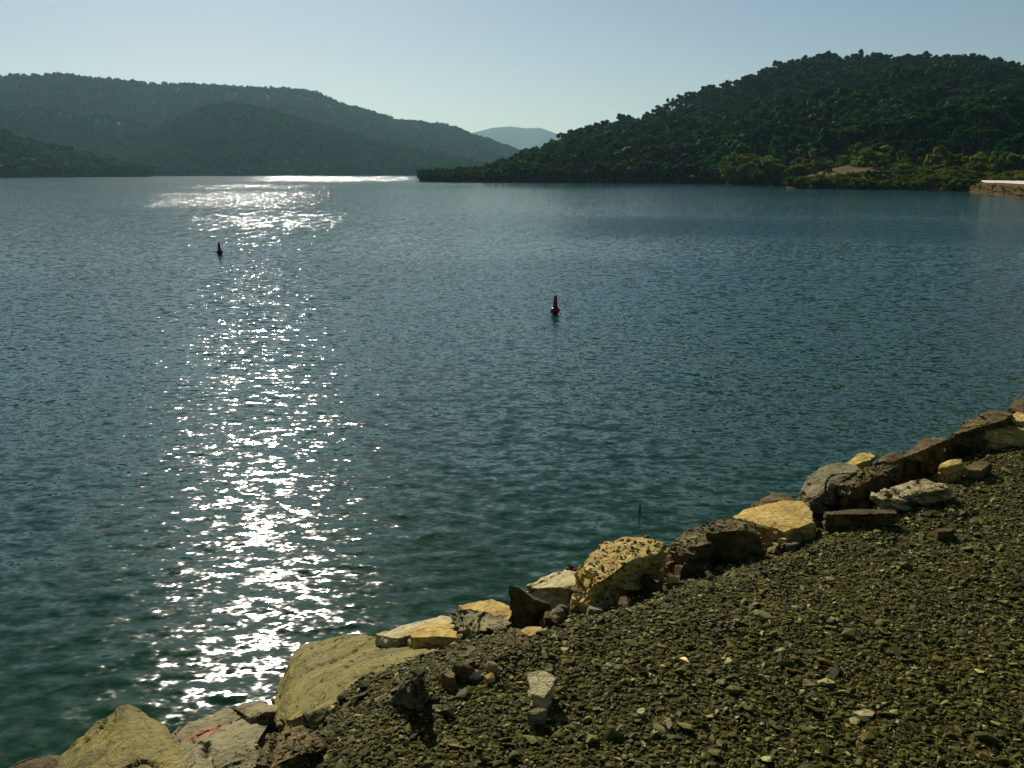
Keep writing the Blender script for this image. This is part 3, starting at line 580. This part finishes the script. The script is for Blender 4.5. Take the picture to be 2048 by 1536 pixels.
boulder('long block with a pitch-black front face in the gravel', [(1646, 1024, 1.98), (1700, 1018, 2.0), (1790, 1020, 2.0), (1796, 1028, 2.0), (1720, 1029, 2.01), (1650, 1029, 2.0)], B, 0.4, -.06, .8, seed=26)
boulder('curved brown rock at the bank edge with dark right side', [(1806, 914, 2.0), (1822, 894, 2.05), (1852, 874, 2.1), (1886, 869, 2.12), (1896, 878, 2.12), (1850, 898, 2.1)], B, 0.4, .02, seed=27)
boulder('high dark rock with a sloping lit edge near the right margin', [(1894, 874, 2.02), (1920, 852, 2.1), (1945, 834, 2.16), (1990, 822, 2.2), (2020, 820, 2.2), (2016, 838, 2.2), (1950, 856, 2.14)], B, 0.5, .0, seed=28)
boulder('flat tan slab on the gravel at the right margin', [(1962, 860, 2.04), (1985, 850, 2.06), (2040, 846, 2.08), (2060, 855, 2.08), (2050, 864, 2.06), (1990, 866, 2.05)], Y, 0.2, .02, .8, seed=29)
boulder('topmost dark rock of the bank at the right margin', [(2005, 822, 2.14), (2025, 804, 2.22), (2050, 792, 2.28), (2110, 780, 2.3), (2110, 815, 2.26), (2040, 826, 2.2)], B, 0.5, .02, seed=30)
boulder('orange-tan rock below the topmost dark rock at the right margin', [(2018, 832, 2.16), (2040, 818, 2.2), (2080, 814, 2.22), (2080, 842, 2.18), (2030, 843, 2.15)], Y, 0.3, .02, seed=31)
boulder('brown split rock with a yellow corner at the gravel edge', [(888, 1328, 1.66), (902, 1300, 1.74), (925, 1286, 1.78), (965, 1290, 1.8), (985, 1308, 1.8), (950, 1318, 1.82), (915, 1330, 1.76)], B, 0.3, .0, 1.2, seed=32)
boulder('rounded tan rock half buried in gravel beside the brown split rock', [(1004, 1296, 1.84), (1018, 1272, 1.88), (1040, 1264, 1.9), (1064, 1278, 1.9), (1084, 1302, 1.86), (1062, 1310, 1.88), (1020, 1312, 1.86)], B, 0.3, .04, seed=33)
boulder('long tan stone behind the rounded half-buried rock', [(1040, 1262, 1.82), (1056, 1253, 1.84), (1082, 1254, 1.85), (1084, 1264, 1.86), (1060, 1272, 1.85)], Y, 0.15, .02, seed=34, name='stone', cat='stone')
boulder('bright pale angular stone standing alone in the gravel', [(1054, 1340, 1.98), (1082, 1338, 1.99), (1112, 1348, 1.99), (1110, 1366, 1.98), (1088, 1398, 1.95), (1060, 1386, 1.95)], P, 0.16, -.02, 1.0, seed=35, name='stone', cat='stone', res=.012)
boulder('flat grey stone just below the bright pale angular stone', [(1052, 1424, 1.93), (1070, 1414, 1.94), (1096, 1418, 1.94), (1094, 1426, 1.93), (1066, 1430, 1.93)], G, 0.08, -.01, .6, seed=36, name='stone', cat='stone', res=.012)
boulder('whitish lump of stone left of the bright pale angular stone', [(926, 1345, 1.87), (938, 1335, 1.9), (960, 1342, 1.9), (962, 1352, 1.88), (936, 1356, 1.87)], P, 0.12, .01, seed=37, name='stone', cat='stone', res=.012)
boulder('small tan stone between the whitish lump and the bright pale stone', [(968, 1352, 1.88), (985, 1343, 1.9), (990, 1352, 1.89), (975, 1360, 1.88)], Y, 0.1, .01, seed=38, name='stone', cat='stone', res=.012)
boulder('dark-fronted brick-sized block in the gravel at the far right', [(1870, 1058, 1.97), (1900, 1054, 1.98), (1912, 1056, 1.98), (1908, 1062, 1.98), (1876, 1064, 1.97)], B, 0.12, -.01, .6, seed=39, name='stone', cat='stone', res=.012)
boulder('yellow-topped dark stone right of the jagged ledge near the bank edge', [(1880, 928, 2.0), (1900, 920, 2.04), (1920, 917, 2.05), (1930, 926, 2.03), (1900, 932, 2.03)], Y, 0.2, .01, seed=40, name='stone', cat='stone')
boulder('rounded tan stone half buried near the right margin', [(1936, 940, 1.97), (1946, 926, 2.0), (1970, 919, 2.02), (1982, 926, 2.01), (1960, 942, 1.98)], B, 0.2, .02, seed=42, name='stone', cat='stone')
for k, (pts, lab, mt) in enumerate([
    ([(1598, 1362), (1622, 1354), (1640, 1358), (1630, 1370), (1608, 1372)], 'flat dark diamond-shaped stone in the middle of the gravel', G),
    ([(1704, 1422), (1730, 1417), (1750, 1424), (1744, 1432), (1718, 1431)], 'pale grey pointed flake in the gravel, lower right', P),
    ([(1272, 1420), (1284, 1414), (1292, 1420), (1284, 1428), (1274, 1426)], 'small rounded whitish stone in the lower gravel', P),
    ([(1325, 1442), (1338, 1434), (1346, 1448), (1338, 1458)], 'upright grey chip in the lower gravel', G),
    ([(1800, 1270), (1820, 1260), (1838, 1266), (1824, 1274)], 'olive flat stone in the gravel near the right margin', O)]):
    boulder(lab, [(a, b, 1.895) for a, b in pts], mt, 0.06, -.005, .5, seed=60 + k, name='stone', cat='stone', res=.012)

rr_ = random.Random(99)
EDGE_PX = [(905, 1335), (985, 1325), (1075, 1268), (1130, 1222), (1200, 1205), (1290, 1160), (1335, 1120), (1400, 1105), (1470, 1102), (1545, 1082), (1620, 1062), (1715, 1004), (1800, 1012), (1850, 925), (1905, 900), (1945, 880)]
for k in range(34):
    t_ = rr_.uniform(0, len(EDGE_PX) - 1.001); i_ = int(t_); f_ = t_ - i_
    cx_ = EDGE_PX[i_][0] * (1 - f_) + EDGE_PX[i_ + 1][0] * f_ + rr_.uniform(-14, 14); cy_ = EDGE_PX[i_][1] * (1 - f_) + EDGE_PX[i_ + 1][1] * f_ + rr_.uniform(-14, 16)
    rad_ = rr_.uniform(9, 26) * (0.6 + 0.4 * (cy_ - 850) / 480); gp_ = at_z(cx_, cy_, 1.8); zz = float(bank_z([gp_[0]], [gp_[1]])[0]) + 0.032 + rad_ * 0.0018
    ring = [(cx_ + rad_ * rr_.uniform(.7, 1.15) * math.cos(a_), cy_ + rad_ * 0.5 * rr_.uniform(.7, 1.15) * math.sin(a_), zz + rr_.uniform(-.03, .03)) for a_ in np.linspace(0, 6.28, rr_.choice([5, 6, 7]), endpoint=False)]
    side_ = 'left' if cx_ < 1160 else 'centre' if cx_ < 1560 else 'right'
    boulder(f"small {'dark brown' if k % 3 else 'dull olive'} rubble stone at the landward foot of the {side_} boulders", ring, B if k % 3 else G, 0.10, rr_.uniform(.01, .035), 1.0, seed=200 + k, name='rubble_stone', cat='stone', res=.014, group='rubble stones along the foot of the boulders')

# ------------------------------------------------------------------ pebbles
def pebble_shape(seed):
    rg = random.Random(seed); bm = bmesh.new()
    for _ in range(13):
        v = Vector((rg.gauss(0, 1), rg.gauss(0, 1), rg.gauss(0, 1))).normalized(); bm.verts.new((v.x * .5, v.y * .5 * rg.uniform(.7, 1), v.z * .5))
    h = bmesh.ops.convex_hull(bm, input=bm.verts)
    bmesh.ops.delete(bm, geom=[e for e in set(h['geom_interior'] + h['geom_unused']) if isinstance(e, bmesh.types.BMVert)], context='VERTS')
    me = bpy.data.meshes.new('pebble'); bm.to_mesh(me); bm.free(); me.materials.append(MAT['pebble']); return me
PEB = [pebble_shape(500 + i) for i in range(12)]
P_PEB = [bpy.data.objects.new('pebble_shape', m) for m in PEB]

bv, bf, owner = [], [], []
for bi, o in enumerate(BOULDERS):
    base = len(bv); loc = o.location
    bv += [v.co + loc for v in o.data.vertices]; bf += [tuple(base + i for i in p.vertices) for p in o.data.polygons]; owner += [bi] * len(o.data.polygons)
BVH = BVHTree.FromPolygons(bv, bf)
SPILL = {5: .75, 6: .6, 16: .5, 17: .8, 18: .35, 22: .5, 25: .12, 4: .03, 32: .25, 33: .25, 12: .1, 2: .06}
spill_of = {}
def seeds_of(i): return SPILL.get(i, 0.0)
BSEED = [1, 41, 2, 3, 4, 5, 6, 7, 8, 9, 10, 11, 12, 13, 14, 15, 16, 17, 18, 19, 20, 21, 22, 23, 24, 25, 26, 27, 28, 29, 30, 31, 32, 33] + [0] * 120
def pebble_points(n):
    sv = RNG.uniform(-2.2, 11.5, n * 2); nv = RNG.uniform(-1.3, 3.25, n * 2)
    x = sv * EDGE[0] + nv * EN[0]; y = sv * EDGE[1] + nv * EN[1]
    dist = np.hypot(x, y); inview = (np.abs(np.arctan2(x, y)) < R(40)) & (y > 1.6) & (RNG.random(n * 2) < np.clip((4.2 / dist) ** 1.2, 0, 1)) & (RNG.random(n * 2) < np.clip((2.75 - bank_n(x, y)) / .4, 0, 1)) & (RNG.random(n * 2) < 0.45 + 1.6 * np.clip(0.5 + fbm(np.stack([x * 0.8, y * 0.8, x * 0], 1), 3, 77) - 0.20 * (x - 1.3), 0, 1))
    x, y, nv = x[inview][:n], y[inview][:n], nv[inview][:n]; z = bank_z(x, y)
    size = np.clip(RNG.lognormal(math.log(0.0112), 0.50, len(x)), 0.007, 0.055) * np.clip(np.hypot(x, y) / 4.2, 1, 1.5) ** .6
    z += size * RNG.uniform(-0.08, 0.22, len(x)); keep = np.ones(len(x), bool)
    dn = Vector((0, 0, -1))
    for i in range(len(x)):
        h = BVH.ray_cast(Vector((x[i], y[i], 4.0)), dn)
        if h[0] is not None and h[0].z > z[i] - 0.01:
            sp_ = seeds_of(BSEED[owner[h[2]]])
            cl = 0.5 + 0.5 * math.sin(x[i] * 23 + 3 * math.sin(y[i] * 17))
            if random.random() < sp_ * (0.4 + cl) and h[1].z > 0.55: z[i] = h[0].z + size[i] * 0.1; size[i] *= 0.85
            else: keep[i] = False
    x, y, z, size = x[keep], y[keep], z[keep], size[keep]; m = len(x)
    S = np.stack([size * RNG.uniform(.9, 1.7, m), size * RNG.uniform(.75, 1.1, m), size * RNG.uniform(.3, .65, m)], 1)
    rot = np.stack([RNG.normal(0, .28, m), RNG.normal(0, .28, m), RNG.uniform(0, 6.28, m)], 1)
    return np.stack([x, y, z], 1), S, rot, RNG.integers(0, len(PEB), m)
PP, PS, PR, PI_ = pebble_points(185000)
app = PS[:, 0] / np.hypot(PP[:, 0], PP[:, 1]); order = np.argsort(-app)
infr = [i for i in order[:3000] if PP[i, 1] > 2.2 and abs(PP[i, 0] / PP[i, 1]) < .56][:300]
for i in infr:
    o = link(bpy.data.objects.new('pebble', PEB[PI_[i]]), BANK); o.location = PP[i]; o.rotation_euler = PR[i]; o.scale = PS[i] * np.array([1.15, 1.15, 1.0])
mask = np.ones(len(PP), bool); mask[infr] = False
scatter('gravel', PP[mask], PS[mask], PR[mask], PI_[mask], P_PEB, BANK)

# fallen leaf and dry stick on the gravel
def fallen_leaf(px, py, length, rz, label, mat):
    p = at_z(px, py, 1.915); V, F = [], []; n = 9
    for k in range(n):
        t = k / (n - 1); w = math.sin(math.pi * t ** 0.8) * 0.19 * length; x = (t - .5) * length; zc = 0.10 * length * math.sin(t * 3.1)
        V += [(x, -w, zc + .35 * w), (x, 0, zc), (x, w, zc + .35 * w)]
    for k in range(n - 1):
        for j in (0, 1): F.append((3 * k + j, 3 * k + j + 1, 3 * k + j + 4, 3 * k + j + 3))
    me = bpy.data.meshes.new('fallen_leaf'); me.from_pydata(V, [], F); me.materials.append(mat)
    o = link(bpy.data.objects.new('fallen_leaf', me)); o.location = p; o.rotation_euler = (0.1, -0.15, rz); s = o.modifiers.new('thickness', 'SOLIDIFY'); s.thickness = .0015
    tag(o, label, 'leaf')
MAT['leaf_dry'] = plain_mat('leaf_dry', (0.75, 0.45, 0.10), .5, .25, 60)
fallen_leaf(1369, 1322, .052, R(-58), 'bright yellow fallen leaf lying alone on the gravel', MAT['leaf_dry'])
MAT['twig'] = plain_mat('twig', (0.22, 0.17, 0.09), .85, .4, 40)
def twig(p0, p1, r, label):
    a = at_z(*p0); b = at_z(*p1); V, F = [], []; n = 6; pts = [a + (b - a) * k / n + (RNG.normal(0, .004, 3) if 0 < k < n else 0) for k in range(n + 1)]
    for k in range(n): tube(V, F, pts[k] - a, pts[k + 1] - a, r * (1 - .5 * k / n), r * (1 - .5 * (k + 1) / n), 6)
    d = (b - a) * .35 + np.array([.02, .01, .012]); tube(V, F, pts[3] - a, pts[3] - a + d, r * .6, r * .3, 5)
    me = bpy.data.meshes.new('twig'); me.from_pydata([tuple(v) for v in V], [], F); me.materials.append(MAT['twig'])
    o = link(bpy.data.objects.new('twig', me)); o.location = a; tag(o, label, 'twig')
twig((1146, 1446, 1.915), (1185, 1462, 1.915), .005, 'thin dry twig lying in the lower left gravel')

# ------------------------------------------------------------------ buoys
MAT['buoy_red'] = plain_mat('buoy_red', (0.17, 0.012, 0.010), .45, .2, 8)
MAT['buoy_dark'] = plain_mat('buoy_dark', (0.035, 0.035, 0.045), .5, .2, 8)
def lathe(name, prof, mat, parent, seg=28):
    V = [(r * math.cos(2 * math.pi * k / seg), r * math.sin(2 * math.pi * k / seg), z) for r, z in prof for k in range(seg)]
    F = [(j * seg + k, j * seg + (k + 1) % seg, (j + 1) * seg + (k + 1) % seg, (j + 1) * seg + k) for j in range(len(prof) - 1) for k in range(seg)]
    F += [tuple(range(seg))[::-1], tuple((len(prof) - 1) * seg + k for k in range(seg))]
    me = bpy.data.meshes.new(name); me.from_pydata(V, [], F); me.materials.append(mat)
    me.polygons.foreach_set('use_smooth', [len(p.vertices) == 4 for p in me.polygons]); me.update()
    return link(bpy.data.objects.new(name, me), parent)
def buoy(px, py, h, mat, tilt, label):
    p = at_z(px, py, 0.0); e = empty('buoy', p); e.rotation_euler = tilt
    # unit height above the water: keel, float collar, tapering cone, cap
    lathe('keel', [(.11 * h, -.45 * h), (.13 * h, -.40 * h), (.15 * h, -.05 * h), (.16 * h, .03 * h), (.16 * h, .05 * h)], mat, e)
    lathe('float_collar', [(.16 * h, .045 * h), (.235 * h, .09 * h), (.245 * h, .12 * h), (.245 * h, .25 * h), (.235 * h, .28 * h), (.15 * h, .34 * h), (.14 * h, .345 * h)], mat, e)
    lathe('cone', [(.142 * h, .34 * h), (.13 * h, .40 * h), (.075 * h, .94 * h), (.068 * h, .97 * h)], mat, e)
    lathe('cap', [(.072 * h, .968 * h), (.072 * h, .99 * h), (.05 * h, 1.0 * h)], mat, e, 20)
    tag(e, label, 'buoy', 'marker buoys on the lake')
buoy(1110, 628, 0.50, MAT['buoy_red'], (0.0, 0.02, 0.3), 'dark red cone-topped buoy in the middle of the lake')
buoy(440, 509, 0.58, MAT['buoy_dark'], (0.0, -0.04, 0), 'black cone-topped buoy among the sun glitter on the left')
buoy(334, 369, 0.9, MAT['buoy_dark'], (0, 0, 0), 'tiny far-off black buoy near the left far shore')

# dead stick standing in the water near the bank
def snag():
    p = at_z(1279, 1027, 0.0); V, F = [], []
    pts = [(0, 0, -.5), (0.004, 0, -.1), (-.002, .0, .06), (.003, 0, .13), (0, 0, .185)]; rad = [.02, .02, .019, .016, .010]
    for k in range(4): tube(V, F, pts[k], pts[k + 1], rad[k], rad[k + 1], 7)
    tube(V, F, (.0, 0, .055), (.04, .0, .088), .011, .008, 6); tube(V, F, (.04, 0, .088), (.062, 0, .095), .008, .004, 6)
    me = bpy.data.meshes.new('snag'); me.from_pydata([tuple(v) for v in V], [], F); me.materials.append(MAT['bark'])
    o = link(bpy.data.objects.new('dead_stick', me)); o.location = p; o.scale = (0.62, 0.62, 0.62)
    tag(o, 'short dark stick with a side twig poking out of the water near the bank', 'stick')
snag()

# ------------------------------------------------------------------ haze over the lake
def haze(density):
    M = Mat('haze'); M.n.remove(M.b); v = M.node('ShaderNodeVolumePrincipled'); v.inputs['Color'].default_value = (0.38, 0.68, 0.82, 1)
    v.inputs['Density'].default_value = density; v.inputs['Anisotropy'].default_value = 0.35; M.l(v.outputs[0], M.out.inputs['Volume'])
    V = [(sx * 11800, sy * 11800, z) for z in (-8, 480) for sy in (-1, 1) for sx in (-1, 1)]
    F = [(0, 2, 3, 1), (4, 5, 7, 6), (0, 1, 5, 4), (2, 6, 7, 3), (0, 4, 6, 2), (1, 3, 7, 5)]
    me = bpy.data.meshes.new('haze'); me.from_pydata(V, [], F); me.materials.append(M.m)
    tag(link(bpy.data.objects.new('haze', me)), kind='stuff')
haze(0.70e-4)
